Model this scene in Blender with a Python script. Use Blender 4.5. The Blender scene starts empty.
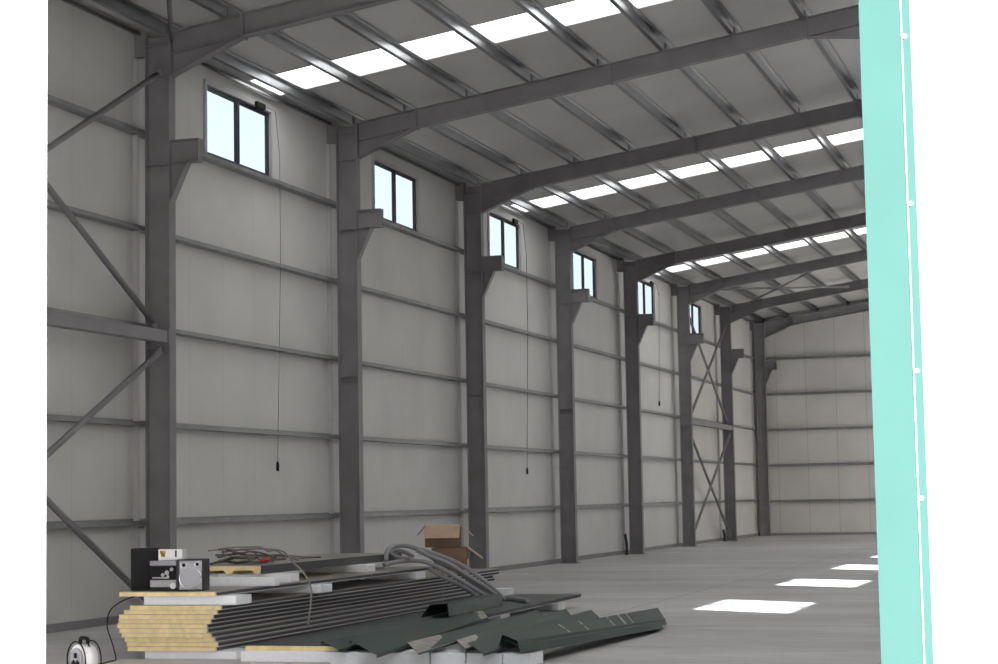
import bpy, bmesh, math, random
from mathutils import Vector, Matrix
random.seed(7)
S = bpy.context.scene
C = S.collection
PI = math.pi

# ------------------------------------------------------------------ camera
F_PX, YAW, PITCH, ROLL, CAM_H = 1928.03, 0.3019967, 0.0864352, -0.0178302, 1.38935
fwd = Vector((-math.sin(YAW)*math.cos(PITCH), math.cos(YAW)*math.cos(PITCH), math.sin(PITCH)))
r0 = Vector((math.cos(YAW), math.sin(YAW), 0)); u0 = r0.cross(fwd)
rr = r0*math.cos(ROLL) + u0*math.sin(ROLL); uu = u0*math.cos(ROLL) - r0*math.sin(ROLL)
cam = bpy.data.cameras.new('camera'); co = bpy.data.objects.new('camera', cam); C.objects.link(co)
cam.sensor_width = 36; cam.lens = F_PX*36/998; cam.clip_start = .1; cam.clip_end = 500
co.matrix_world = Matrix(((rr.x, uu.x, -fwd.x, 0), (rr.y, uu.y, -fwd.y, 0), (rr.z, uu.z, -fwd.z, CAM_H), (0, 0, 0, 1)))
S.camera = co

# ------------------------------------------------------------------ light and exposure
SUN_DIR = Vector((-1.535, .935, -1.0)).normalized()
w = bpy.data.worlds.new('sky'); S.world = w; w.use_nodes = True
nt = w.node_tree; bg = nt.nodes['Background']
sky = nt.nodes.new('ShaderNodeTexSky'); sky.sky_type = 'NISHITA'; sky.sun_disc = False
sky.sun_elevation = math.radians(29); sky.sun_rotation = math.atan2(-SUN_DIR.x, -SUN_DIR.y)
sky.air_density = 1.0; sky.dust_density = 2.5; sky.ozone_density = 1.0
hs = nt.nodes.new('ShaderNodeHueSaturation'); hs.inputs['Saturation'].default_value = .42; hs.inputs['Value'].default_value = .72
nt.links.new(sky.outputs[0], hs.inputs['Color']); nt.links.new(hs.outputs[0], bg.inputs[0]); bg.inputs[1].default_value = .04
sl = bpy.data.lights.new('sun', 'SUN'); sl.energy = 4.2; sl.angle = math.radians(.35); sl.color = (1, .98, .965)
so = bpy.data.objects.new('sun', sl); C.objects.link(so); so.location = (30, -20, 25)
so.rotation_euler = SUN_DIR.to_track_quat('-Z', 'Y').to_euler()
S.view_settings.view_transform = 'Standard'; S.view_settings.look = 'None'
S.view_settings.gamma = 1; S.view_settings.use_curve_mapping = False
S.view_settings.exposure = 3.47
cy = S.cycles
cy.max_bounces = 12; cy.diffuse_bounces = 8; cy.glossy_bounces = 4; cy.transmission_bounces = 8; cy.transparent_max_bounces = 8
cy.use_denoising = True; cy.sample_clamp_indirect = 0; cy.caustics_reflective = False; cy.caustics_refractive = False

# ------------------------------------------------------------------ materials
def node(nt, t, **k):
    n = nt.nodes.new(t)
    for a, b in k.items(): setattr(n, a, b)
    return n
def mat(name, col, rough=.6, metal=0, noise=0, nscale=8, bump=0, bscale=40, stretch=(1, 1, 1), spec=.5, col2=None):
    m = bpy.data.materials.new(name); m.use_nodes = True; nt = m.node_tree; b = nt.nodes['Principled BSDF']
    b.inputs['Base Color'].default_value = (*col, 1); b.inputs['Roughness'].default_value = rough
    b.inputs['Metallic'].default_value = metal; b.inputs['Specular IOR Level'].default_value = spec
    g = node(nt, 'ShaderNodeNewGeometry'); mp = node(nt, 'ShaderNodeMapping'); mp.inputs['Scale'].default_value = stretch
    nt.links.new(g.outputs['Position'], mp.inputs[0])
    if noise or col2:
        n = node(nt, 'ShaderNodeTexNoise'); n.inputs['Scale'].default_value = nscale; n.inputs['Detail'].default_value = 6
        nt.links.new(mp.outputs[0], n.inputs['Vector'])
        r = node(nt, 'ShaderNodeValToRGB'); r.color_ramp.elements[0].position = .35; r.color_ramp.elements[1].position = .65
        a = col2 if col2 else tuple(c*(1-noise) for c in col); c2 = col if col2 else tuple(min(1, c*(1+noise)) for c in col)
        r.color_ramp.elements[0].color = (*a, 1); r.color_ramp.elements[1].color = (*c2, 1)
        nt.links.new(n.outputs['Fac'], r.inputs[0]); nt.links.new(r.outputs[0], b.inputs['Base Color'])
    if bump:
        n = node(nt, 'ShaderNodeTexNoise'); n.inputs['Scale'].default_value = bscale; n.inputs['Detail'].default_value = 4
        nt.links.new(mp.outputs[0], n.inputs['Vector'])
        bp = node(nt, 'ShaderNodeBump'); bp.inputs['Strength'].default_value = bump; bp.inputs['Distance'].default_value = .01
        nt.links.new(n.outputs['Fac'], bp.inputs['Height']); nt.links.new(bp.outputs[0], b.inputs['Normal'])
    return m
def seamed(name, col, axis, width=.008, dark=.55, period=1.0, off=0, rough=.5, micro=.25, dirt=.06):
    """coated sheet cladding: joints every metre, micro-ribs between them"""
    m = mat(name, col, rough); nt = m.node_tree; b = nt.nodes['Principled BSDF']
    g = node(nt, 'ShaderNodeNewGeometry'); sp = node(nt, 'ShaderNodeSeparateXYZ'); nt.links.new(g.outputs['Position'], sp.inputs[0])
    src = sp.outputs[axis]
    a = node(nt, 'ShaderNodeMath', operation='ADD'); a.inputs[1].default_value = off+1000*period; nt.links.new(src, a.inputs[0])
    d = node(nt, 'ShaderNodeMath', operation='DIVIDE'); d.inputs[1].default_value = period; nt.links.new(a.outputs[0], d.inputs[0])
    f = node(nt, 'ShaderNodeMath', operation='FRACT'); nt.links.new(d.outputs[0], f.inputs[0])
    l = node(nt, 'ShaderNodeMath', operation='LESS_THAN'); l.inputs[1].default_value = width; nt.links.new(f.outputs[0], l.inputs[0])
    n = node(nt, 'ShaderNodeTexNoise'); n.inputs['Scale'].default_value = .9; n.inputs['Detail'].default_value = 5
    nt.links.new(g.outputs['Position'], n.inputs['Vector'])
    r = node(nt, 'ShaderNodeValToRGB'); r.color_ramp.elements[0].position = .3; r.color_ramp.elements[1].position = .7
    r.color_ramp.elements[0].color = (*[c*(1-dirt) for c in col], 1); r.color_ramp.elements[1].color = (*[c*(1+dirt) for c in col], 1)
    nt.links.new(n.outputs['Fac'], r.inputs[0])
    mx = node(nt, 'ShaderNodeMix', data_type='RGBA'); nt.links.new(l.outputs[0], mx.inputs['Factor'])
    nt.links.new(r.outputs[0], mx.inputs['A']); mx.inputs['B'].default_value = (*[c*dark for c in col], 1)
    nt.links.new(mx.outputs['Result'], b.inputs['Base Color'])
    s = node(nt, 'ShaderNodeMath', operation='MULTIPLY'); s.inputs[1].default_value = 2*PI*10; nt.links.new(d.outputs[0], s.inputs[0])
    sn = node(nt, 'ShaderNodeMath', operation='SINE'); nt.links.new(s.outputs[0], sn.inputs[0])
    bp = node(nt, 'ShaderNodeBump'); bp.inputs['Strength'].default_value = micro; bp.inputs['Distance'].default_value = .002
    nt.links.new(sn.outputs[0], bp.inputs['Height']); nt.links.new(bp.outputs[0], b.inputs['Normal'])
    return m
M = {}
WALLC = (.60, .598, .588)
M['clad_y'] = seamed('cladding_side', WALLC, 1, off=.35, dark=.78)
M['clad_x'] = seamed('cladding_end', WALLC, 0, width=.014, dark=.6, off=.47)
M['roof'] = seamed('roof_lining', (.57, .57, .555), 1, dark=.8, off=.38, rough=.3, micro=.15)
M['steel'] = mat('grey_primer_steel', (.232, .222, .234), .55, 0, .08, 3, spec=.4)
M['galv'] = mat('galvanised_steel', (.29, .298, .31), .28, .85, .08, 3)
M['girt'] = mat('galvanised_girt', (.27, .275, .28), .42, .45, .12, 4)
M['frame'] = mat('dark_window_aluminium', (.025, .028, .04), .4)
M['wtrim'] = mat('pale_flashing', (.52, .5, .52), .45)
M['teal'] = mat('dark_green_flashing_paint', (.0265, .079, .071), .45, 0, .03, 2)
M['black'] = mat('black_plastic', (.008, .008, .009), .6, spec=.2)
M['dgrey'] = mat('dark_rubber', (.03, .03, .033), .7)
M['silver'] = mat('silver_plastic', (.36, .36, .39), .28, .7)
M['chrome'] = mat('chrome', (.75, .75, .78), .15, 1)
M['wpaper'] = mat('white_card', (.78, .77, .8), .6)
M['yellow'] = mat('yellow_sticker', (.62, .42, .05), .5)
M['foam'] = mat('yellow_pur_foam', (.84, .68, .37), .9, 0, .1, 12, .4, 90)
M['skin'] = mat('grey_coated_sheet', (.34, .325, .31), .36, .15, .06, 3)
M['skin_lip'] = mat('pale_sheet_edge', (.8, .8, .82), .4, .1)
M['joint'] = mat('dark_joint_gasket', (.07, .07, .078), .7)
M['skin_green'] = mat('green_coated_sheet', (.055, .066, .062), .38, 0, .1, 3)
M['eps'] = mat('white_polystyrene', (.92, .94, .99), .85, 0, .03, 30, .5, 160)
M['green'] = mat('green_folded_sheet', (.02, .044, .036), .42, .1, .15, 4)
M['bare'] = mat('peeled_film_sheet', (.42, .39, .37), .3, .2, .35, 6)
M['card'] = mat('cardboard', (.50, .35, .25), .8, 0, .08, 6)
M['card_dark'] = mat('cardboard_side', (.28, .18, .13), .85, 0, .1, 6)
M['conduit'] = mat('grey_conduit', (.29, .29, .305), .5)
M['cable'] = mat('brown_cable', (.16, .125, .11), .6, 0, .2, 9)
M['cable2'] = mat('grey_cable', (.27, .25, .23), .6)
M['cable3'] = mat('blue_grey_cable', (.12, .14, .18), .6)
M['red'] = mat('red_plug', (.5, .03, .05), .5)
M['ground'] = mat('outdoor_concrete', (.36, .35, .33), .9, 0, .1, 1)
def glassy():
    m = bpy.data.materials.new('window_glass'); m.use_nodes = True; nt = m.node_tree; nt.nodes.clear()
    o = node(nt, 'ShaderNodeOutputMaterial'); t = node(nt, 'ShaderNodeBsdfTransparent'); t.inputs[0].default_value = (.84, .87, .89, 1)
    g = node(nt, 'ShaderNodeBsdfGlossy'); g.inputs['Roughness'].default_value = .03
    mx = node(nt, 'ShaderNodeMixShader'); mx.inputs[0].default_value = .04
    nt.links.new(t.outputs[0], mx.inputs[1]); nt.links.new(g.outputs[0], mx.inputs[2]); nt.links.new(mx.outputs[0], o.inputs[0])
    return m
M['glass'] = glassy()
def grp():
    m = bpy.data.materials.new('translucent_rooflight_sheet'); m.use_nodes = True; nt = m.node_tree; nt.nodes.clear()
    o = node(nt, 'ShaderNodeOutputMaterial'); t = node(nt, 'ShaderNodeBsdfTranslucent'); t.inputs[0].default_value = (.80, .81, .80, 1)
    d = node(nt, 'ShaderNodeBsdfDiffuse'); d.inputs[0].default_value = (.7, .7, .68, 1)
    mx = node(nt, 'ShaderNodeMixShader'); mx.inputs[0].default_value = .2
    nt.links.new(t.outputs[0], mx.inputs[1]); nt.links.new(d.outputs[0], mx.inputs[2]); nt.links.new(mx.outputs[0], o.inputs[0])
    return m
M['grp'] = grp()
def concrete():
    m = mat('power_floated_concrete', (.3, .29, .28), .62, 0, 0); nt = m.node_tree; b = nt.nodes['Principled BSDF']
    b.inputs['Specular IOR Level'].default_value = .35
    g = node(nt, 'ShaderNodeNewGeometry'); sp = node(nt, 'ShaderNodeSeparateXYZ'); nt.links.new(g.outputs['Position'], sp.inputs[0])
    def noise(scale, stretch, det=6):
        mp = node(nt, 'ShaderNodeMapping'); mp.inputs['Scale'].default_value = stretch; nt.links.new(g.outputs['Position'], mp.inputs[0])
        n = node(nt, 'ShaderNodeTexNoise'); n.inputs['Scale'].default_value = scale; n.inputs['Detail'].default_value = det
        nt.links.new(mp.outputs[0], n.inputs['Vector']); return n.outputs['Fac']
    r = node(nt, 'ShaderNodeValToRGB'); r.color_ramp.elements[0].position = .32; r.color_ramp.elements[1].position = .68
    r.color_ramp.elements[0].color = (.47, .46, .465, 1); r.color_ramp.elements[1].color = (.62, .603, .605, 1)
    nt.links.new(noise(.8, (.35, 1, 1), 9), r.inputs[0])
    r2 = node(nt, 'ShaderNodeValToRGB'); r2.color_ramp.elements[0].position = .38; r2.color_ramp.elements[1].position = .62
    r2.color_ramp.elements[0].color = (.9, .9, .9, 1); r2.color_ramp.elements[1].color = (1.03, 1.03, 1.03, 1)
    nt.links.new(noise(7, (.3, 1, 1)), r2.inputs[0])
    mu = node(nt, 'ShaderNodeMix', data_type='RGBA', blend_type='MULTIPLY'); mu.inputs['Factor'].default_value = 1
    nt.links.new(r.outputs[0], mu.inputs['A']); nt.links.new(r2.outputs[0], mu.inputs['B'])
    last = mu.outputs['Result']
    for ax, per, off in ((1, 6.2287, -20.5), (0, 5.6, 5.72)):      # saw-cut control joints
        a = node(nt, 'ShaderNodeMath', operation='ADD'); a.inputs[1].default_value = off+100*per; nt.links.new(sp.outputs[ax], a.inputs[0])
        d = node(nt, 'ShaderNodeMath', operation='DIVIDE'); d.inputs[1].default_value = per; nt.links.new(a.outputs[0], d.inputs[0])
        f = node(nt, 'ShaderNodeMath', operation='FRACT'); nt.links.new(d.outputs[0], f.inputs[0])
        l = node(nt, 'ShaderNodeMath', operation='LESS_THAN'); l.inputs[1].default_value = (.04 if ax == 1 else .014)/per; nt.links.new(f.outputs[0], l.inputs[0])
        mx = node(nt, 'ShaderNodeMix', data_type='RGBA'); nt.links.new(l.outputs[0], mx.inputs['Factor'])
        nt.links.new(last, mx.inputs['A']); mx.inputs['B'].default_value = (.16, .155, .155, 1); last = mx.outputs['Result']
    nt.links.new(last, b.inputs['Base Color'])
    return m
M['floor'] = concrete()

# ------------------------------------------------------------------ mesh helpers
class MB:
    def __init__(s): s.v = []; s.f = []
    def add(s, vs, fs):
        n = len(s.v); s.v += [tuple(v) for v in vs]; s.f += [tuple(i+n for i in f) for f in fs]; return s
    def box(s, x0, x1, y0, y1, z0, z1, mtx=None):
        vs = [Vector((x, y, z)) for z in (z0, z1) for y in (y0, y1) for x in (x0, x1)]
        if mtx: vs = [mtx @ v for v in vs]
        return s.add(vs, [(0, 2, 3, 1), (4, 5, 7, 6), (0, 1, 5, 4), (2, 6, 7, 3), (0, 4, 6, 2), (1, 3, 7, 5)])
    def loft(s, A, B):
        """closed profile A to closed profile B (same count), capped"""
        n = len(A)
        return s.add(list(A)+list(B), [(i, (i+1) % n, n+(i+1) % n, n+i) for i in range(n)] + [tuple(range(n-1, -1, -1)), tuple(range(n, 2*n))])
    def prism_y(s, prof, y0, y1):
        return s.loft([(x, y0, z) for x, z in prof], [(x, y1, z) for x, z in prof])
    def bar(s, a, b, wd, ht, up=(0, 0, 1)):
        a = Vector(a); b = Vector(b); d = (b-a).normalized(); sd = d.cross(Vector(up)).normalized(); u = sd.cross(d)
        q = [(-wd/2, -ht/2), (wd/2, -ht/2), (wd/2, ht/2), (-wd/2, ht/2)]
        return s.loft([a+sd*i+u*j for i, j in q], [b+sd*i+u*j for i, j in q])
    def tube(s, pts, r, n=8, cap=True):
        P = [Vector(p) for p in pts]; base = len(s.v); prev = None
        for i, p in enumerate(P):
            t = (P[min(i+1, len(P)-1)]-P[max(i-1, 0)]).normalized()
            if prev is None: x = t.orthogonal().normalized()
            else: x = (prev - t*prev.dot(t)).normalized()
            prev = x; y = t.cross(x)
            rad = r[i] if isinstance(r, (list, tuple)) else r
            for k in range(n):
                a = 2*PI*k/n; s.v.append(tuple(p+(x*math.cos(a)+y*math.sin(a))*rad))
        for i in range(len(P)-1):
            for k in range(n):
                a = base+i*n+k; b = base+i*n+(k+1) % n; s.f.append((a, b, b+n, a+n))
        if cap:
            s.f.append(tuple(base+k for k in range(n-1, -1, -1))); e = base+(len(P)-1)*n; s.f.append(tuple(e+k for k in range(n)))
        return s
    def build(s, name, m, parent=None, loc=None, bevel=0, smooth=False):
        me = bpy.data.meshes.new(name); me.from_pydata(s.v, [], s.f)
        bm = bmesh.new(); bm.from_mesh(me); bmesh.ops.recalc_face_normals(bm, faces=bm.faces); bm.to_mesh(me); bm.free()
        if smooth:
            for p in me.polygons: p.use_smooth = len(p.vertices) == 4
        me.materials.append(M[m] if isinstance(m, str) else m); o = bpy.data.objects.new(name, me); C.objects.link(o)
        if parent: o.parent = parent; o.matrix_parent_inverse = Matrix.Identity(4)
        if loc: o.location = loc
        if bevel:
            b = o.modifiers.new('bevel', 'BEVEL'); b.width = bevel; b.segments = 2; b.limit_method = 'ANGLE'
        return o
def tag(o, label, cat, group=None, kind=None):
    o['label'] = label; o['category'] = cat
    if group: o['group'] = group
    if kind: o['kind'] = kind
    return o
def thing(name, label, cat, loc=(0, 0, 0), rz=0, group=None, kind=None):
    o = bpy.data.objects.new(name, None); C.objects.link(o); o.location = loc; o.rotation_euler.z = rz
    o.empty_display_size = .2
    return tag(o, label, cat, group, kind)
def dup(o, parent=None):
    c = o.copy(); C.objects.link(c)
    if parent: c.parent = parent
    for ch in list(o.children): dup(ch, c)
    return c
def spline(pts, k=8):
    P = [Vector(p) for p in pts]; out = []
    for i in range(len(P)-1):
        a = P[max(i-1, 0)]; b = P[i]; c = P[i+1]; d = P[min(i+2, len(P)-1)]
        for j in range(k):
            t = j/k; out.append(.5*((2*b)+(c-a)*t+(2*a-5*b+4*c-d)*t*t+(3*b-a-3*c+d)*t**3))
    out.append(P[-1]); return out

# ------------------------------------------------------------------ dimensions
B = 6.22875                         # bay
YC = [21.20 + B*i for i in range(8)]  # portal frames seen in the photograph (frame 7 stands at the end wall)
YF = 8.83                           # outer face of the front wall
YE = 65.02                          # inner face of end cladding
XL, XR, XM = -11.275, 5.75, -2.8     # inner faces of the side cladding, ridge
SL = .146
def rz_top(x): return 7.2 + SL*(x+10.82) if x <= XM else 7.2 + SL*(2*XM-x+10.82)
PUR = .15
def roof_under(x): return rz_top(x) + PUR
SKY = [(24.38+12.4575*k, 25.42+12.4575*k) for k in (-1, 0, 1, 2, 3)]
SKY = [s for s in SKY if s[1] < 55]
WIN = [(23.15+B*k, 25.25+B*k) for k in range(-1, 6)]     # k=-1 only on the right wall
WZ0, WZ1 = 6.05, 7.0

# ------------------------------------------------------------------ setting
f = MB().box(-11.6, 6.0, YF, YE+.3, -.2, 0).build('floor', 'floor'); tag(f, 'grey power floated concrete floor of the empty hall', 'floor', kind='structure')
g = MB().box(-60, 60, -60, YF, -.22, -.02).box(6.0, 60, YF, 110, -.22, -.02)
g = g.build('trim_1', 'ground'); tag(g, 'pale concrete apron outside in front of the hall', 'ground', kind='structure')

def holed(mb, axis, c0, c1, us, z0, z1, holes):
    """slab between c0 and c1 across `axis`, from us[0] to us[1], with rectangular window holes"""
    e = sorted({us[0], us[1]} | {h[0] for h in holes} | {h[1] for h in holes})
    for a, b in zip(e[:-1], e[1:]):
        hh = [h for h in holes if h[0] <= a+1e-6 and h[1] >= b-1e-6]
        spans = [(z0, z1)] if not hh else [(z0, hh[0][2]), (hh[0][3], z1)]
        for q0, q1 in spans:
            if axis == 0: mb.box(c0, c1, a, b, q0, q1)
            else: mb.box(a, b, c0, c1, q0, q1)
hl = [(a, b, WZ0, WZ1) for a, b in WIN[1:]]
hr = [(a, b+.2, WZ0, WZ1) for a, b in WIN]
mb = MB(); holed(mb, 0, XL-.06, XL, (YF, YE+.06), .0, roof_under(XL)+.02, hl)
tag(mb.build('wall_left', 'clad_y'), 'long off-white sheet clad left wall with high windows', 'wall', kind='structure')
DR = (53.2, 60.6, .0, 5.2)
mb = MB(); holed(mb, 0, XR, XR+.06, (YF, DR[0]), .0, roof_under(XR)+.02, hr[:-1]); holed(mb, 0, XR, XR+.06, (DR[1], YE+.06), .0, roof_under(XR)+.02, []); mb.box(XR, XR+.06, DR[0], DR[1], DR[3], roof_under(XR)+.02)
tag(mb.build('wall_right', 'clad_y'), 'long off-white sheet clad right wall with high windows', 'wall', kind='structure')
zz = roof_under(XL)
mb = MB().loft([(XL, YE, 0), (XR, YE, 0), (XR, YE, zz), (XM, YE, roof_under(XM)), (XL, YE, zz)],
               [(XL, YE+.06, 0), (XR, YE+.06, 0), (XR, YE+.06, zz), (XM, YE+.06, roof_under(XM)), (XL, YE+.06, zz)])
tag(mb.build('wall_back', 'clad_x'), 'off-white vertical sheet clad end wall at far end', 'wall', kind='structure')
# front wall around the doorway
OX0, OX1, OZ = -5.262, -.974, 5.2
mb = MB(); t = .08
def gab(xs, zlo):
    top = [(x, roof_under(x)) for x in reversed(xs)]
    prof = [(xs[0], zlo), (xs[-1], zlo)] + top
    mb.loft([(x, YF, z) for x, z in prof], [(x, YF+t, z) for x, z in prof])
gab([XL-.06, OX0], -.02); gab([OX1, XR+.06], -.02); gab([OX0, XM, OX1], OZ)
tag(mb.build('wall_front', 'clad_x'), 'sunlit white sheet clad front wall around the doorway', 'wall', kind='structure')
# green corner flashing of the doorway, right side
mb = MB().box(OX1-.012, OX1+.175, YF-.012, YF-.0005, 0, OZ+.2).box(OX1+.1795, OX1+.217, YF-.012, YF-.0005, 0, OZ+.2)
mb.box(OX1-.012, OX1-.0005, YF-.0005, YF+t+.02, 0, OZ)
dt = thing('trim_2', 'green sheet metal flashing down the right edge of the doorway', 'door trim', (0, 0, 0), kind='structure')
mb.build('flashing', 'teal', dt)
MB().box(OX1+.1752, OX1+.1793, YF-.014, YF-.0005, 0, OZ+.2).build('sunlit_edge', 'wpaper', dt)  # white colour paints the sun's bright line along the green fold
for z in (.6, 1.36, 1.93, 2.69, 3.46, 4.2):
    MB().tube([(OX1+.191, YF-.018, z), (OX1+.191, YF-.012, z)], .010, 8).build('rivet', 'wpaper', dt)
# roof
def slope_strip(mb, y0, y1, x0, x1, n=1, th=.05, dz=0):
    for i in range(n):
        a = x0+(x1-x0)*i/n; b = x0+(x1-x0)*(i+1)/n
        A = [(a, y0, roof_under(a)+dz), (b, y0, roof_under(b)+dz), (b, y0, roof_under(b)+th+dz), (a, y0, roof_under(a)+th+dz)]
        mb.loft(A, [(p[0], y1, p[2]) for p in A])
mb = MB(); y = YF-.15; XE = -11.2
for s0, s1 in SKY+[(YE+.2, None)]:
    slope_strip(mb, y, s0, XL-.15, XM); slope_strip(mb, y, s0, XM, XR+.15)
    if s1 is None: break
    slope_strip(mb, s0, s1, XL-.15, XE); slope_strip(mb, s0, s1, 2*XM-XE, XR+.15)
    y = s1
tag(mb.build('ceiling', 'roof'), 'underside of the off-white sheeted pitched roof', 'ceiling', kind='structure')
nm = ['nearest', 'second', 'third', 'fourth', 'fifth', 'sixth', 'seventh', 'eighth']
for k, (s0, s1) in enumerate(SKY):
    for side in (0, 1):
        vs = []; fs = []; n = 24
        xa, xb = (XE, XM) if side == 0 else (XM, 2*XM-XE)
        for i in range(n+1):
            yy = s0-.03+(s1-s0+.06)*i/n; dz = .03+.012*math.cos(i/n*2*PI*4)
            for x in (xa, xb): vs.append((x, yy, roof_under(x)+dz))
        for i in range(n): fs.append((2*i, 2*i+1, 2*i+3, 2*i+2))
        o = MB().add(vs, fs).build('rooflight_strip', 'grp')
        tag(o, 'glowing white translucent rooflight strip down the %s roof slope, %s from the doorway' % (('left', 'right')[side], nm[k]), 'skylight', 'translucent rooflight strips', kind='structure')
        if side == 0 and k:
            fl = MB().bar((XE, s0-.02, roof_under(XE)-.005), (XM, s0-.02, roof_under(XM)-.005), .03, .012).bar((XE, s1+.02, roof_under(XE)-.005), (XM, s1+.02, roof_under(XM)-.005), .03, .012)
            fl.build('edge_flashing', 'wtrim', o)
# windows
def make_window(n, xin, y0, y1, side, label, rail_side=1):
    t = thing('window_%d' % n, label, 'window', (xin, y0, WZ0), kind='structure')
    L = y1-y0; H = WZ1-WZ0; s = -side           # local +x*s points indoors
    def bx(mb, a, b, y0, y1, z0, z1): return mb.box(min(a*s, b*s), max(a*s, b*s), y0, y1, z0, z1)
    fw = .05; mw = .045 if side < 0 else .075
    mb = MB(); bx(mb, -.06, -.015, 0, L, 0, fw); bx(mb, -.06, -.015, 0, L, H-fw, H); bx(mb, -.06, -.015, 0, fw, fw, H-fw); bx(mb, -.06, -.015, L-fw, L, fw, H-fw)
    mb.build('window_frame', 'frame', t)
    mb = MB(); bx(mb, -.055, -.008, L*.5-mw, L*.5+mw, fw, H-fw); mb.build('mullion', 'frame', t)
    for a, b in ((fw, L*.5-mw), (L*.5+mw, L-fw)):
        mb = MB(); bx(mb, -.04, -.032, a, b, fw, H-fw); mb.build('pane', 'glass', t)
    mb = MB(); e = .055
    bx(mb, .0005, .03, -e, L+e, -e, 0); bx(mb, .0005, .03, -e, L+e, H, H+e); bx(mb, .0005, .03, -e, 0, 0, H); bx(mb, .0005, .03, L, L+e, 0, H)
    mb.build('window_trim', 'wtrim', t)
    return t
k = 1
for i, (a, b) in enumerate(WIN[1:]):
    t = make_window(k, XL, a, b, -1, 'dark framed two-pane high window, %s along the left wall' % nm[i], 1); k += 1
    if i % 2 == 0:
        MB().box(.031, .075, 1.52, 1.8, WZ1-WZ0-.02, WZ1-WZ0+.06).build('opening_motor', 'black', t)
for i, (a, b) in enumerate(WIN[:-1]):
    make_window(k, XR, a, b+.2, 1, 'two-pane high window, %s along the right wall' % nm[i]); k += 1

# bottom rail of the cladding
for nme, lab, args in (('baseboard_left', 'dark base angle along the foot of the left wall', (XL, XL+.05, YF+.1, YE-.05, .0, .09)),
                       ('baseboard_back', 'dark base angle along the foot of the far end wall', (XL+.05, XR, YE-.05, YE, .0, .09))):
    tag(MB().box(*args).build(nme, 'steel'), lab, 'base rail', kind='structure')

# ------------------------------------------------------------------ steel frame
X0, X1 = -11.105, -10.775            # column faces
FL, TF, TW = .085, .013, .009       # half flange, thicknesses
FR = ['nearest', 'second', 'third', 'fourth', 'fifth', 'sixth', 'seventh', 'farthest corner']
def make_column():
    t = thing('steel_column', '', 'column', (0, 0, 0))
    zt = 7.17
    mb = MB().box(X0, X0+TF, -FL, FL, .015, zt).box(X1-TF, X1, -FL, FL, .015, zt).box(X0+TF, X1-TF, -TW, TW, .015, zt)
    mb.build('profile', 'steel', t)
    for z in (3.3, 5.56, 6.64, 7.05):
        MB().box(X0+TF, X1-TF, -FL+.01, FL-.01, z-.007, z+.007).build('stiffener', 'steel', t)
    MB().box(X0-.03, X1+.03, -FL-.03, FL+.03, 0, .018).build('base_plate', 'steel', t)
    # crane corbel: short beam with a gusset below
    xa, xb = X1, -10.39
    mb = MB().box(xa, xb, -.07, .07, 5.84, 5.853).box(xa, xb, -.07, .07, 5.57, 5.583).box(xa, xb, -.007, .007, 5.583, 5.84).box(xb-.012, xb, -.07, .07, 5.583, 5.84)
    br = mb.build('bracket', 'steel', t)
    mb = MB().loft([(xa, -.007, 5.57), (xb-.18, -.007, 5.57), (xa, -.007, 5.1)], [(xa, .007, 5.57), (xb-.18, .007, 5.57), (xa, .007, 5.1)])
    mb.bar((xa, 0, 5.095), (xb-.16, 0, 5.575), .13, .01, up=(0, 1, 0) if False else (0, 0, 1)); mb.build('gusset', 'steel', br)
    MB().box(XL+.002, XL+.06, -.085, -.02, .1, 6.9).build('shade_strip', 'wtrim', t)  # strip added to stand in for the shaded band behind the column
    # small outer seat for the eaves beam
    MB().box(XL+.01, X0, -.05, .05, 6.93, 7.25).build('eaves_cleat', 'steel', t)
    return t
col0 = make_column()
for i, y in enumerate(YC):
    c = col0 if i == 0 else dup(col0)
    c.location = (0, y, 0)
    c['label'] = ('grey steel column with crane bracket, %s along the left wall' % FR[i]) if i < 7 else 'grey steel column in the far left corner of the hall'
    c['group'] = 'steel columns along the left wall'
def make_rafter():
    t = thing('steel_rafter', '', 'roof beam', (0, 0, 0)); xa, xb = X1+.002, XM
    D = .285; h = .0675
    def zt(x): return rz_top(x)
    def strip(mb, x0, x1, ya, yb, top, bot):
        A = [(x0, ya, bot(x0)), (x1, ya, bot(x1)), (x1, ya, top(x1)), (x0, ya, top(x0))]
        mb.loft(A, [(p[0], yb, p[2]) for p in A])
    mb = MB(); hw = .075
    strip(mb, xa, xb, -hw, hw, lambda x: zt(x), lambda x: zt(x)-.012)
    strip(mb, xa, xb, -.005, .005, lambda x: zt(x)-.012, lambda x: zt(x)-D+.012)
    strip(mb, xa, xb, -hw, hw, lambda x: zt(x)-D+.012, lambda x: zt(x)-D)
    mb.build('beam_profile', 'steel', t)
    # eaves haunch (deep at the column) and apex haunch
    mb = MB(); hb = lambda x: 6.66 + (zt(-9.8)-D-6.66)*(x-xa)/(-9.8-xa)
    strip(mb, xa, -9.8, -.005, .005, lambda x: zt(x)-D, hb); strip(mb, xa, -9.8, -hw, hw, lambda x: hb(x)+.012, hb)
    mb.build('eaves_haunch', 'steel', t)
    mb = MB(); ha = lambda x: zt(-3.81)-D-.006-.09*(x+3.81)
    strip(mb, -3.80, xb, -.005, .005, lambda x: zt(x)-D, ha); strip(mb, -3.80, xb, -hw, hw, lambda x: ha(x)+.012, ha)
    mb.build('apex_haunch', 'steel', t)
    for x, lo in ((xa+.01, 6.66), (-9.8, None), (-6.73, None), (-3.81, None)):
        z0 = lo if lo else zt(x)-D-.02
        MB().box(x-.012, x+.012, -.085, .085, z0, zt(x)+.005).build('splice_plate', 'steel', t)
    return t
r0_ = make_rafter()
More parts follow.
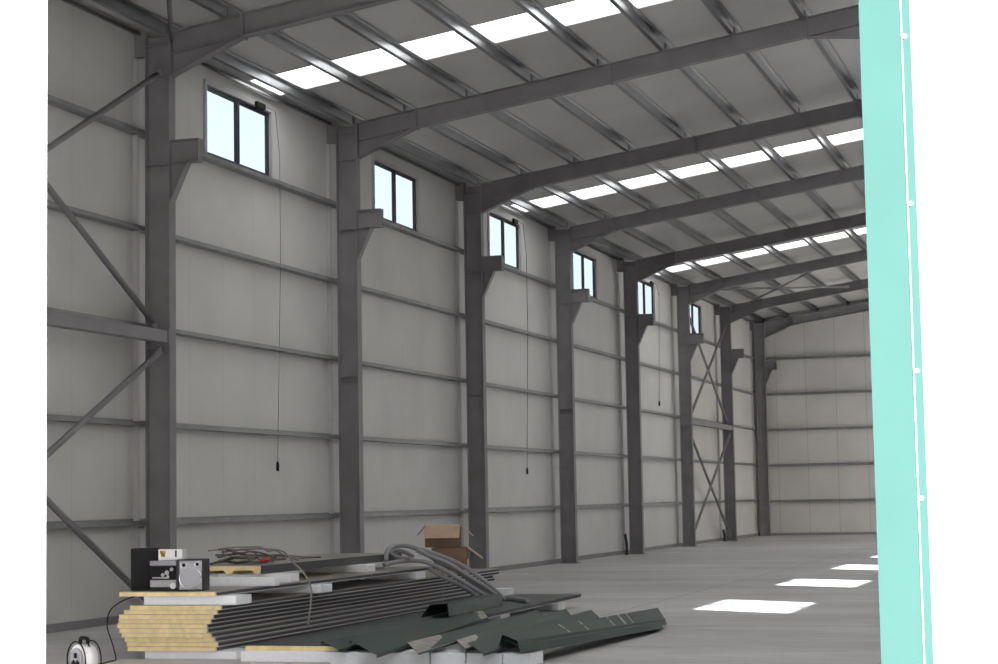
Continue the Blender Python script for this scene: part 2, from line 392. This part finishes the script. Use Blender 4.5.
for i, y in enumerate(YC):
    c = r0_ if i == 0 else dup(r0_)
    c.location = (0, y, 0)
    c['label'] = ('grey steel roof rafter with eaves haunch, %s from the camera' % FR[i] if i < 7 else 'grey steel roof rafter against the far end wall')
    c['group'] = 'steel rafters under the roof'
# purlins: Z sections running the length of the hall
PX = [-10.84, -10.0] + [-8.99+1.03*k for k in range(6)] + [-2.95]
for k, x in enumerate(PX):
    z = rz_top(x); tk = .004
    mb = MB()
    prof = [(x-.07, z), (x, z), (x, z+PUR-.003), (x+.065, z+PUR-.003), (x+.065, z+PUR-.02), (x+.061, z+PUR-.02), (x+.061, z+PUR-.007), (x-.004, z+PUR-.007), (x-.004, z+.004), (x-.066, z+.004), (x-.066, z+.02), (x-.07, z+.02)]
    mb.prism_y(prof, YF+.1, YE-.02)
    o = mb.build('roof_purlin', 'galv')
    tag(o, 'galvanised steel roof purlin running lengthways, %s' % ('nearest the left eaves' if k == 0 else '%s up from the left eaves' % ['', 'second', 'third', 'fourth', 'fifth', 'sixth', 'seventh', 'eighth', 'ninth'][k]), 'purlin', 'roof purlins')
    for y in YC[:4]:
        MB().box(x+.001, x+.009, y-.05, y+.05, z, z+.12).build('cleat', 'steel', o)
# wall girts
ZG = [1.2*k-.02 for k in range(1, 6)]
on = ['lowest', 'second', 'third', 'fourth', 'top']
for k, z in enumerate(ZG):
    gx = -11.125; q = [(XL+.002, z+.05), (XL+.002, z-.028), (gx, z-.028), (gx, z+.026), (gx-.016, z+.026), (gx-.016, z+.022), (gx-.004, z+.022), (gx-.004, z-.024), (XL+.006, z-.024), (XL+.006, z+.05)]
    mb = MB().prism_y(q, YF+.15, YE-.1); o = mb.build('wall_rail', 'girt')
    tag(o, 'thin steel sheeting rail along the left wall, %s up from the floor' % on[k], 'wall rail', 'sheeting rails on the left wall')
    z2 = z-.04
    q = [(YE-.002, z2+.055), (YE-.002, z2-.03), (YE-.16, z2-.03), (YE-.16, z2+.035), (YE-.156, z2+.035), (YE-.156, z2-.026), (YE-.006, z2-.026), (YE-.006, z2+.055)]
    x0, x1 = X1+.002, XR-.1
    mb = MB().loft([(x0, a, b) for a, b in q], [(x1, a, b) for a, b in q]); o = mb.build('wall_rail', 'girt')
    tag(o, 'thin steel sheeting rail across the far end wall, %s up from the floor' % on[k], 'wall rail', 'sheeting rails on the end wall')
z = 7.12
o = MB().box(XL+.01, XL+.10, YF+.2, YE-.1, 7.22, 7.225).box(XL+.096, XL+.10, YF+.2, YE-.1, 7.19, 7.225).build('eaves_beam', 'galv')
tag(o, 'galvanised eaves beam along the top of the left wall', 'eaves beam')
# braces and struts in the two braced bays
def brace(a, b, lab, r=.037, grp_='tubular wall braces', node_plate=False):
    t = thing('steel_brace', lab, 'brace', a, group=grp_)
    a = Vector(a); d = Vector(b)-a; L = d.length; n = d/L
    MB().tube([n*.12, n*(L-.12)], r, 10).build('tube', 'steel', t, smooth=True)
    for p, q in ((n*.0, n*.2), (n*(L-.2), n*L)):
        MB().bar(p, q, .008, .09, up=(0, 0, 1)).build('end_plate', 'steel', t)
    if node_plate: MB().bar(n*(L/2-.16), n*(L/2+.16), .16, .05).build('node_plate', 'steel', t)
XB = -10.86
for (ya, yb, nmb) in ((YC[0]-B, YC[0], 'nearest braced bay'), (YC[5], YC[6], 'far braced bay')):
    a, b = ya+.12, yb-.12
    for dx, za, zb, lab in ((0, 3.55, 6.70, 'upper brace rising away from the camera in the '), (-.07, 6.70, 3.55, 'upper brace falling away from the camera in the '),
                            (0, .32, 3.27, 'lower brace rising away from the camera in the '), (-.07, 3.27, .12, 'lower brace falling away from the camera in the ')):
        brace((XB+dx, a, za), (XB+dx, b, zb), 'slim grey tube ' + lab + nmb)
    t = thing('steel_strut', 'horizontal grey tie beam between two columns in the ' + nmb, 'strut', (XB, ya, 3.43), group='tie beams between columns')
    MB().box(-.07, .07, .11, B-.11, -.075, .075).build('beam', 'steel', t, bevel=.008)
    MB().box(-.09, .09, .095, .11, -.1, .1).build('end_plate', 'steel', t); MB().box(-.09, .09, B-.11, B-.095, -.1, .1).build('end_plate', 'steel', t)
def rbz(x): return rz_top(x)-.14
ya, yb = YC[5]+.05, YC[6]-.05
brace((-10.75, ya, rbz(-10.75)), (-7.1, yb, rbz(-7.1)), 'slim roof brace rising to the right in the far braced bay', .028, 'roof braces', True)
brace((-10.75, yb, rbz(-10.75)-.06), (-7.1, ya, rbz(-7.1)-.06), 'slim roof brace rising towards the camera in the far braced bay', .028, 'roof braces')
brace((-10.75, YC[0]-.05, rbz(-10.75)), (-7.75, YC[0]-B, rbz(-7.75)), 'slim roof brace from the top of the nearest column', .03, 'roof braces')
# window cords
for y, z1, lab in ((25.30, 1.86, 'nearest window'), (37.76, 1.9, 'third window'), (50.22, 3.8, 'fifth window')):
    t = thing('window_cord', 'thin dark pull cord hanging down beside the %s' % lab, 'cord', (XL+.06, y, z1), group='window pull cords')
    rc = .0035 if y < 30 else .006
    MB().tube([(0, 0, .1), (.07, 0, 3), (.07, 0, 4.5) if z1 < 3 else (.07, 0, 2.9), (.02, -.03, WZ1-z1+.02), (0, -.34, WZ1-z1+.04)], rc, 6).build('cord', 'dgrey', t)
    MB().tube([(0, 0, -.02), (0, 0, 0), (0, 0, .08), (0, 0, .12)], [.015, .024, .024, .01], 8).build('pull_weight', 'black', t)
# pipe stubs at the wall foot
for x, y, h, lab in ((-11.0, 45.3, .5, 'fourth and fifth'), (-11.0, 57.8, .35, 'sixth and seventh')):
    o = MB().tube(spline([(x, y, 0), (x, y, h*.5), (x-.02, y-.06, h)]), .035, 8).build('pipe_stub', 'dgrey', smooth=True)
    tag(o, 'short dark pipe stub standing at the wall foot between the %s columns' % lab, 'pipe', 'pipe stubs at the wall')

# ------------------------------------------------------------------ panel stack
PT = .0405
def make_panel(x0, x1, y0, y1, z, skin='skin', lip='skin_lip', th=PT, name='sandwich_panel', rz=0):
    cx = (x0+x1)/2; W = x1-x0; L = y1-y0; h = W/2
    t = thing(name, '', 'panel', (cx, y0, z), rz)
    fo = MB().box(-h+.012, h-.014, .0, .03, .002, th-.0025).box(-h+.012, h-.03, .03, L, .002, th-.0025).build('foam_core', 'foam', t)
    # side joint tongue (dark)
    MB().box(h-.03, h-.014, .031, L, .003, th-.003).box(-h+.004, -h+.012, .02, L, .003, th-.003).build('edge_joint', 'joint', t)
    MB().box(-h, h-.006, .003, L, th-.0025, th).box(h-.009, h-.006, .003, L, th-.008, th).build('top_sheet', skin, t)
    MB().box(-h, h, .003, L, 0, .002).box(h-.004, h, .003, L, 0, .0075).build('bottom_sheet', lip, t)
    return t
ords = ['bottom', 'second', 'third', 'fourth', 'fifth', 'sixth', 'seventh', 'eighth', 'ninth', 'top']
jx = [.0, .01, -.015, -.04, -.075, -.08, -.05, -.02, .01, .05]
jl = [.02, .0, -.02, -.04, -.065, -.09, -.085, -.07, -.03, .04]
for i in range(10):
    z = .072 + i*.0412
    t = make_panel(-8.575+jl[i]*.9, -7.655+jx[i], 15.9+random.uniform(-.015, .03), 24.3+random.uniform(-.12, .12), z)
    t['label'] = 'grey sandwich panel with yellow foam end, %s of the ten in the big stack' % ords[i]; t['group'] = 'sandwich panels in the big stack'
t = make_panel(-8.62, -7.635, 15.86, 21.85, .566); t['label'] = 'grey sandwich panel under the stereo, raised on white foam blocks'
t = make_panel(-7.33, -6.43, 15.78, 24.0, .092, 'skin_green', 'skin_lip', .046); t.rotation_euler.x = .0035; t['label'] = 'green topped sandwich panel lying low on foam blocks beside the big stack'
# ribbed panel on top, ribs down
t = thing('ribbed_panel', 'thick ribbed panel under the tangled cables, highest of the panels', 'panel', (-8.49, 17.62, .690))
W2 = .49; zt_ = .082; zb_ = .036
prof = [(-W2, zt_), (-W2, zb_)]
for cx in (-.42, -.14, .14, .45):
    prof += [(cx-.055, zb_), (cx-.03, .0), (cx+.03, .0), (min(cx+.055, W2), zb_)]
prof += [(W2, zb_), (W2, zt_)]
prof = [p for i, p in enumerate(prof) if i == 0 or p != prof[i-1]]
MB().prism_y([(x, z if z > .0799 else z+.002) for x, z in prof], 0, 4.0).build('foam_core', 'foam', t)
MB().box(-W2, W2, .004, 4.01, zt_, zt_+.003).build('top_sheet', 'skin', t)
MB().box(W2, W2+.003, .004, 4.01, .002, zt_+.003).build('edge_sheet', 'joint', t)

# ------------------------------------------------------------------ polystyrene blocks
def block(x0, x1, y0, y1, z0, z1, lab, rz=0, grp_='white polystyrene packing blocks'):
    cx, cy_ = (x0+x1)/2, (y0+y1)/2
    o = MB().box(-(x1-x0)/2, (x1-x0)/2, -(y1-y0)/2, (y1-y0)/2, 0, z1-z0).build('foam_block', 'eps', None, (cx, cy_, z0), bevel=.006)
    o.rotation_euler.z = rz
    tag(o, lab, 'foam block', grp_)
block(-8.4, -7.48, 15.95, 16.35, 0, .071, 'white foam block on the floor under the yellow end of the big stack')
block(-8.4, -7.62, 19.9, 20.3, 0, .071, 'white foam block on the floor under the middle of the big stack')
block(-8.4, -7.62, 23.5, 23.9, 0, .071, 'white foam block on the floor under the far end of the big stack')
block(-8.40, -7.47, 15.93, 16.25, .485, .565, 'white foam block between the big stack and the stereo panel, nearest end')
block(-8.3, -7.52, 18.0, 18.3, .485, .565, 'white foam block between big stack and the stereo panel, middle one')
block(-8.3, -7.60, 21.05, 21.35, .485, .565, 'white foam block between big stack and the stereo panel, far end')
block(-8.25, -7.53, 16.9, 17.02, .608, .690, 'long white foam block right of the stereo in front of the ribbed panel')
block(-8.5, -7.71, 17.68, 17.9, .608, .690, 'white foam block directly under the near end of the ribbed panel')
block(-8.6, -7.86, 20.1, 20.4, .608, .690, 'white foam block under the far part of the ribbed panel')
block(-7.35, -6.45, 15.74, 16.2, 0, .091, 'long white foam block under the near end of the green topped panel')
block(-7.1, -6.50, 20.75, 21.1, 0, .107, 'white foam block under the right edge of the green topped panel')
block(-6.9, -6.52, 23.2, 23.5, 0, .116, 'small white foam block under the far corner of the green topped panel')
block(-7.60, -7.31, 23.6, 23.9, .168, .25, 'white foam block on the green topped panel beside the stack end')
xs = [-6.42, -5.50, -5.18, -4.86, -4.60]
for i in range(4):
    block(xs[i], xs[i+1]-.012, 15.55, 15.9, 0, .105, ['white foam block under the green flashings, leftmost of four', 'white foam block under the green flashings, second of four', 'white foam block under green flashings, third of four', 'white foam block under green flashings, rightmost of four'][i])

# ------------------------------------------------------------------ folded green flashings
def sheet(mb, near, far, th=.003, n=1, t0=0, t1=1):
    """folded sheet: polyline near -> polyline far, thickened downwards"""
    N = [Vector(p) for p in near]; F = [Vector(p) for p in far]
    A = [a.lerp(b, t0) for a, b in zip(N, F)]; Bv = [a.lerp(b, t1) for a, b in zip(N, F)]
    def nrm(P):
        out = []; ax = (F[0]-N[0]).normalized()
        for i in range(len(P)):
            d = (P[min(i+1, len(P)-1)]-P[max(i-1, 0)]); out.append(ax.cross(d).normalized())
        return out
    na, nb = nrm(A), nrm(Bv)
    PA = A + [p-q*th for p, q in reversed(list(zip(A, na)))]; PB = Bv + [p-q*th for p, q in reversed(list(zip(Bv, nb)))]
    m = len(A); n2 = 2*m; base = len(mb.v)
    mb.v += [tuple(p) for p in PA+PB]
    for i in range(n2): j = (i+1) % n2; mb.f.append((base+i, base+j, base+n2+j, base+n2+i))
    for i in range(m-1):
        mb.f.append((base+i, base+i+1, base+n2-2-i, base+n2-1-i)); mb.f.append((base+n2+i, base+n2+i+1, base+2*n2-2-i, base+2*n2-1-i))
    return mb
def flashing(near, far, lab, bare=None, lip=True):
    o = sheet(MB(), near, far).build('sheet_metal_flashing', 'green')
    tag(o, lab, 'metal flashing', 'dark green folded flashings')
    if bare:
        up = Vector((0, 0, .0025))
        sheet(MB(), [Vector(p)+up for p in near[:3]], [Vector(p)+up for p in far[:3]], .0015, t0=bare[0], t1=bare[1]).build('film_patch', 'bare', o)
    return o
# each: back edge(down lip), back top, front fold, front lip bottom
def fl(nb, nf, fb, ff, lip=.03, back=.02):
    def pr(b, f):
        b = Vector(b); f = Vector(f); d = (f-b); d.z = 0; d.normalize()
        return [b-d*.04+Vector((0, 0, -back)), b, f, f+Vector((0, 0, -lip))-d*.01]
    return pr(nb, nf), pr(fb, ff)
n, f_ = fl((-6.28, 15.68, .19), (-5.68, 14.75, .15), (-6.44, 19.87, .20), (-6.15, 19.18, .17), .025)
flashing(n, f_, 'green flashing with a pale far end, leftmost of the long overlapping row', (.93, 1.0))
n, f_ = fl((-6.66, 15.95, .165), (-6.22, 15.25, .15), (-6.47, 18.5, .17), (-6.30, 18.18, .145), .02)
flashing(n, f_, 'short green flashing tucked against the green topped panel')
n, f_ = fl((-5.64, 15.36, .20), (-5.34, 14.80, .16), (-6.05, 20.65, .16), (-5.86, 20.24, .12), .012)
flashing(n, f_, 'green flashing with a bare silvery near end, middle of the row', (.0, .2))
n, f_ = fl((-5.31, 15.66, .20), (-5.08, 15.22, .165), (-5.79, 20.92, .155), (-5.62, 20.49, .11), .03)
flashing(n, f_, 'green flashing with a small peeled patch behind its near end', (.0, .14))
n, f_ = fl((-5.18, 15.59, .185), (-4.83, 14.92, .15), (-5.52, 20.98, .14), (-5.28, 20.39, .10), .02)
flashing(n, f_, 'green flashing whose near end sticks out left of the box pile')
# right-hand nested box flashings
for i, (dx, dz, dy, lab) in enumerate(((0, 0, 0, 'topmost of the right-hand nested pair'), (.03, -.035, -.25, 'lower of the right-hand nested pair'))):
    near = [(-4.95+dx, 15.74+dy*.3, .15+dz), (-4.91+dx, 15.70+dy*.3, .245+dz), (-4.68+dx, 15.38+dy*.3, .22+dz), (-4.665+dx, 15.40+dy*.3, .155+dz), (-4.71+dx, 15.44+dy*.3, .148+dz)]
    far = [(-4.79+dx*.5, 20.9+dy, .09+dz*.6), (-4.73+dx*.5, 20.85+dy, .17+dz*.6), (-4.44+dx*.5, 19.9+dy, .11+dz*.6), (-4.425+dx*.5, 19.9+dy, .055+dz*.6), (-4.47+dx*.5, 19.95+dy, .05+dz*.6)]
    o = flashing(near, far, 'long dark green folded flashing, ' + lab)
    if i == 0:
        for a, b in ((.30, .312), (.42, .43), (.60, .612), (.68, .695), (.74, .75)):
            sheet(MB(), [Vector(p)+Vector((0, 0, .008)) for p in near[1:3]], [Vector(p)+Vector((0, 0, .008)) for p in far[1:3]], .001, t0=a, t1=b).build('scratch', 'bare', o)
# short open box on the low panel
near = [(-6.95, 19.35, .156), (-6.90, 19.5, .28), (-6.70, 19.5, .295), (-6.69, 19.5, .158)]
far = [(-6.98, 21.5, .162), (-6.92, 21.6, .285), (-6.72, 21.4, .295), (-6.70, 21.4, .165)]
o = sheet(MB(), near, far, .004).build('sheet_metal_flashing', 'green'); tag(o, 'short open-ended dark green box flashing on the green topped panel', 'metal flashing', 'dark green folded flashings')

# ------------------------------------------------------------------ stereo
ZP = .6075
def stereo():
    # big black speaker turned edge-on
    t = thing('loudspeaker', 'tall black loudspeaker behind the left end of the stereo', 'speaker', (-8.47, 16.17, ZP), math.radians(22))
    MB().box(-.165, .08, -.02, .23, 0, .385).build('cabinet', 'black', t, bevel=.006)
    MB().box(.0805, .088, .0, .21, .02, .355).build('grille', 'dgrey', t)
    # central unit
    t = thing('stereo_unit', 'silver compact stereo unit with knobs between two speakers', 'stereo', (-8.255, 16.03, ZP), math.radians(6))
    MB().box(-.125, .125, .012, .26, 0, .275).build('cabinet', 'dgrey', t, bevel=.005)
    MB().box(-.125, .125, -.004, .012, .23, .275).build('top_panel', 'silver', t, bevel=.003)
    MB().box(-.125, .125, -.002, .012, .035, .10).build('cassette_door', 'silver', t, bevel=.003)
    MB().box(-.118, .125, -.001, .012, .105, .222).build('display', 'black', t)
    MB().box(-.1, .06, -.004, -.0025, .112, .125).build('trim_strip', 'chrome', t)
    for x, z, r in ((.045, .165, .022), (.005, .145, .017), (.055, .13, .014), (.09, .195, .018)):
        MB().tube([(x, -.02, z), (x, -.002, z)], r, 16).build('knob', 'chrome', t, smooth=True)
    MB().tube([(.1, -.014, .045), (.1, .0, .045)], .028, 18).build('volume_dial', 'wpaper', t, smooth=True)
    # right speaker
    t = thing('loudspeaker', 'silver fronted loudspeaker with round grille, right of the stereo', 'speaker', (-7.975, 16.02, ZP), math.radians(14))
    MB().box(-.13, .13, .0, .24, 0, .285).build('cabinet', 'dgrey', t, bevel=.008)
    MB().box(-.095, .11, -.014, .0, .008, .275).build('front_panel', 'silver', t, bevel=.006)
    MB().tube([(.005, -.022, .115), (.005, -.018, .115), (.005, -.013, .115)], [.088, .094, .098], 32).build('woofer', 'silver', t)
    def ring(x, z, r, tr, name, m, pr):
        pts = [(x+r*math.cos(a), -.018, z+r*math.sin(a)) for a in [2*PI*i/24 for i in range(25)]]
        return MB().tube(pts, tr, 6).build(name, m, pr, smooth=True)
    ring(.005, .115, .1, .006, 'woofer_ring', 'chrome', t)
    for x, z, r in ((-.055, .235, .028), (.07, .24, .026)):
        q = MB().tube([(x, -.022, z), (x, -.014, z)], r, 20).build('tweeter', 'silver', t)
        ring(x, z, r, .006, 'tweeter_ring', 'chrome', q)
        MB().tube([(x, -.026, z), (x, -.022, z)], r*.55, 14).build('cone', 'black', q)
    # white box on the unit
    t = thing('small_box', 'white box with a yellow and black mark on top of the stereo', 'box', (-8.205, 16.08, ZP+.2755), math.radians(8))
    MB().box(-.115, .115, 0, .12, 0, .1).build('carton', 'wpaper', t, bevel=.002)
    mk = MB().loft([(-.1, -.002, .09), (-.04, -.002, .09), (-.052, -.002, .03), (-.088, -.002, .03)], [(-.1, -.0005, .09), (-.04, -.0005, .09), (-.052, -.0005, .03), (-.088, -.0005, .03)]).build('mark', 'yellow', t)
    MB().box(-.083, -.073, -.003, -.002, .04, .085).box(-.066, -.056, -.003, -.002, .03, .07).box(-.095, -.088, -.003, -.002, .06, .09).build('black_lettering', 'black', mk)
    MB().box(.045, .062, -.0015, -.0005, .03, .09).build('printed_stripe', 'dgrey', t)
stereo()
o = MB().tube(spline([(-8.56, 16.1, .56), (-8.63, 15.95, .52), (-8.69, 15.84, .44), (-8.71, 15.82, .30), (-8.66, 15.82, .15), (-8.60, 15.78, .01), (-8.55, 15.6, .008), (-8.5, 15.3, .008)]), .006, 6).build('power_cord', 'black', smooth=True)
tag(o, 'thin black power cord drooping past the yellow stack ends', 'cord')
# ------------------------------------------------------------------ tangled cables on the ribbed panel
ZC = .778
random.seed(3)
def cable(pts, r, m, lab, name='cable'):
    o = MB().tube(spline(pts, 7), r, 7).build(name, m, smooth=True); tag(o, lab, 'cable', 'tangled cables on the ribbed panel'); return o
cs = [(.013, 'cable'), (.013, 'cable2'), (.011, 'cable3'), (.013, 'cable'), (.009, 'cable'), (.008, 'cable2'), (.010, 'cable3'), (.010, 'cable'), (.009, 'cable2'), (.010, 'cable'), (.008, 'cable'), (.009, 'cable2')]
whr = ['lowest', 'second lowest', 'third lowest', 'fourth lowest', 'fifth from below', 'sixth from below', 'sixth from the top', 'fifth from the top', 'fourth from the top', 'third from the top', 'second from the top', 'topmost']
for i, (r, m) in enumerate(cs):
    lay = ZC + .012 + .0125*i; y0 = 17.75+random.uniform(0, .4); y1 = 18.6 + random.uniform(-.6, .8); xa = -8.80+random.uniform(0, .3); xb = -8.17+random.uniform(-.2, .06)
    pts = []
    for k in range(8):
        tt = k/7; pts.append((xa+(xb-xa)*tt, y0+(y1-y0)*tt+.2*math.sin(tt*6+i*1.7)+random.uniform(-.06, .06), lay*(1-tt**3)+(ZC+.014)*tt**3+random.uniform(-.012, .022)))
    cable(pts, r, m, '%s cable in the tangle on the ribbed panel, %s' % ({'cable': 'brown', 'cable2': 'grey', 'cable3': 'blue grey'}[m], whr[i]))
o = cable([(-8.6, 18.0, ZC+.13), (-8.4, 18.4, ZC+.145), (-8.2, 18.5, ZC+.125), (-8.02, 18.3, ZC+.09), (-7.78, 17.9, .80), (-7.60, 17.75, .70), (-7.51, 17.72, .56), (-7.50, 17.70, .42), (-7.51, 17.64, .20)], .010, 'cable2', 'grey brown cable looping off the tangle and hanging down the stack side')
o['group'] = 'hanging cable'; del o['group']
o = MB().tube([(-8.19, 18.05, ZC+.035), (-8.17, 18.1, ZC+.037), (-8.15, 18.16, ZC+.04)], [.018, .026, .02], 10).build('plug', 'red', smooth=True); tag(o, 'small red plug among the tangled cables', 'plug')

# ------------------------------------------------------------------ grey corrugated conduit
cond = MB(); rr_ = .026
loops = [
 [(-7.96, 21.0, 0.70), (-7.98, 21.1, 0.81), (-7.97, 21.3, 0.86), (-7.84, 21.4, 0.86), (-7.69, 21.5, 0.79), (-7.51, 21.6, 0.66), (-7.32, 21.7, 0.55), (-7.13, 21.8, 0.39), (-6.99, 21.9, 0.27), (-6.89, 22.0, 0.19)],
 [(-7.68, 21.3, 0.81), (-7.58, 21.45, 0.74), (-7.41, 21.6, 0.65), (-7.22, 21.7, 0.51), (-7.03, 21.8, 0.37), (-6.9, 22.0, 0.22)],
 [(-7.73, 21.5, 0.82), (-7.51, 21.6, 0.74), (-7.27, 21.75, 0.61), (-7.08, 21.85, 0.46), (-6.93, 21.95, 0.30), (-6.88, 22.1, 0.20)],
 [(-7.95, 20.9, 0.66), (-7.82, 21.1, 0.69), (-7.61, 21.2, 0.69), (-7.43, 21.3, 0.62), (-7.22, 21.4, 0.48), (-7.06, 21.5, 0.36), (-6.95, 21.7, 0.24)],
 [(-7.8, 21.5, 0.73), (-7.92, 21.5, 0.79), (-8.0, 21.4, 0.81), (-8.01, 21.3, 0.77), (-7.88, 21.2, 0.73), (-7.68, 21.1, 0.72)],
 [(-7.54, 21.3, 0.60), (-7.42, 21.35, 0.52), (-7.26, 21.45, 0.42), (-7.17, 21.6, 0.34), (-7.05, 21.75, 0.22)]]
for l in loops: cond.tube(spline(l, 8), rr_, 10)
o = cond.build('conduit_coil', 'conduit', smooth=True); tag(o, 'loose coil of grey flexible conduit draped over the stack edge', 'conduit')
o = MB().tube(spline([(-7.1, 22.7, .192), (-6.83, 22.36, .190), (-6.54, 21.95, .189)]), .026, 10).build('conduit_piece', 'conduit', smooth=True); tag(o, 'short piece of grey conduit lying on the green topped panel', 'conduit')
o = MB().tube(spline([(-7.50, 21.66, .62), (-7.50, 21.68, .45), (-7.50, 21.67, .19)]), .006, 6).build('hanging_wire', 'conduit'); tag(o, 'thin grey wire hanging straight down below the conduit coil', 'wire')

# ------------------------------------------------------------------ cartons
def carton(loc, rz, W, D, H, flaps, lab, tape=False):
    t = thing('cardboard_box', lab, 'box', loc, rz, 'cardboard boxes at the stack end'); th = .006
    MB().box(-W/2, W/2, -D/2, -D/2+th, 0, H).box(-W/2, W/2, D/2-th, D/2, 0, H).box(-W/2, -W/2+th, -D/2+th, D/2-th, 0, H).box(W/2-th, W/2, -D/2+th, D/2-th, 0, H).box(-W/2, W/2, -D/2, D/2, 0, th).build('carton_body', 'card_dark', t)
    for side, ang, ln in flaps:
        a = math.radians(ang)   # angle below horizontal, outward
        dx, dz = math.cos(a)*ln, -math.sin(a)*ln
        if side == 'f': A = [(-W/2, -D/2, H), (W/2, -D/2, H), (W/2-.01, -D/2-dx, H+dz), (-W/2+.01, -D/2-dx, H+dz)]
        if side == 'b': A = [(-W/2, D/2, H), (W/2, D/2, H), (W/2-.01, D/2+dx, H+dz), (-W/2+.01, D/2+dx, H+dz)]
        if side == 'r': A = [(W/2, -D/2, H), (W/2, D/2, H), (W/2+dx, D/2-.01, H+dz), (W/2+dx, -D/2+.01, H+dz)]
        if side == 'l': A = [(-W/2, -D/2, H), (-W/2, D/2, H), (-W/2-dx, D/2-.01, H+dz), (-W/2-dx, -D/2+.01, H+dz)]
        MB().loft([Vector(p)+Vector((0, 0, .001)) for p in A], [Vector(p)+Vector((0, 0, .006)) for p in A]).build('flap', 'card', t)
    return t
carton((-8.18, 23.95, .4845), math.radians(12), .40, .32, .13, [], 'small cardboard box at the bottom of the pile on the stack end')
carton((-8.18, 23.95, .622), math.radians(14), .46, .34, .15, [('r', 38, .24)], 'cardboard box with one open side flap, middle of the pile')
carton((-8.265, 23.93, .780), math.radians(16), .46, .36, .28, [('f', 38, .26), ('r', 42, .22), ('l', 50, .16)], 'cardboard box with open drooping flaps on top of the pile')

# ------------------------------------------------------------------ cable reel
t = thing('cable_reel', 'white cable reel with black handle on the floor by the doorway side', 'cable reel', (-7.86, 13.9, 0), math.radians(-32))
c = Vector((0, 0, .165))
MB().tube([c+Vector((0, -.06, 0)), c+Vector((0, .06, 0))], .125, 28).build('wound_cable', 'skin_lip', t, smooth=True)
for s in (-1, 1):
    fr_ = MB()
    pts = [c+Vector((.15*math.cos(2*PI*i/28), s*.07, .15*math.sin(2*PI*i/28))) for i in range(29)]
    fr_.tube(pts, .006, 6).build('flange_ring', 'black', t, smooth=True)
MB().tube([c+Vector((0, -.075, 0)), c+Vector((0, -.062, 0))], .1, 24).build('front_disc', 'silver', t)
for a in (0, 2.1, 4.2):
    MB().box(-.015, .015, -.085, -.076, .02, .06, Matrix.Translation(c) @ Matrix.Rotation(a, 4, 'Y')).build('socket', 'black', t)
MB().tube(spline([(-.06, 0, .30), (-.05, 0, .335), (.05, 0, .335), (.06, 0, .30)]), .016, 8).build('handle', 'black', t, smooth=True)
MB().tube([(-.11, -.08, .008), (-.11, .08, .008)], .008, 6).tube([(.11, -.08, .008), (.11, .08, .008)], .008, 6).tube([(-.11, .07, .008), (-.06, .07, .12), (-.06, .0, .31)], .007, 6).tube([(.11, .07, .008), (.06, .07, .12), (.06, .0, .31)], .007, 6).build('stand', 'black', t)
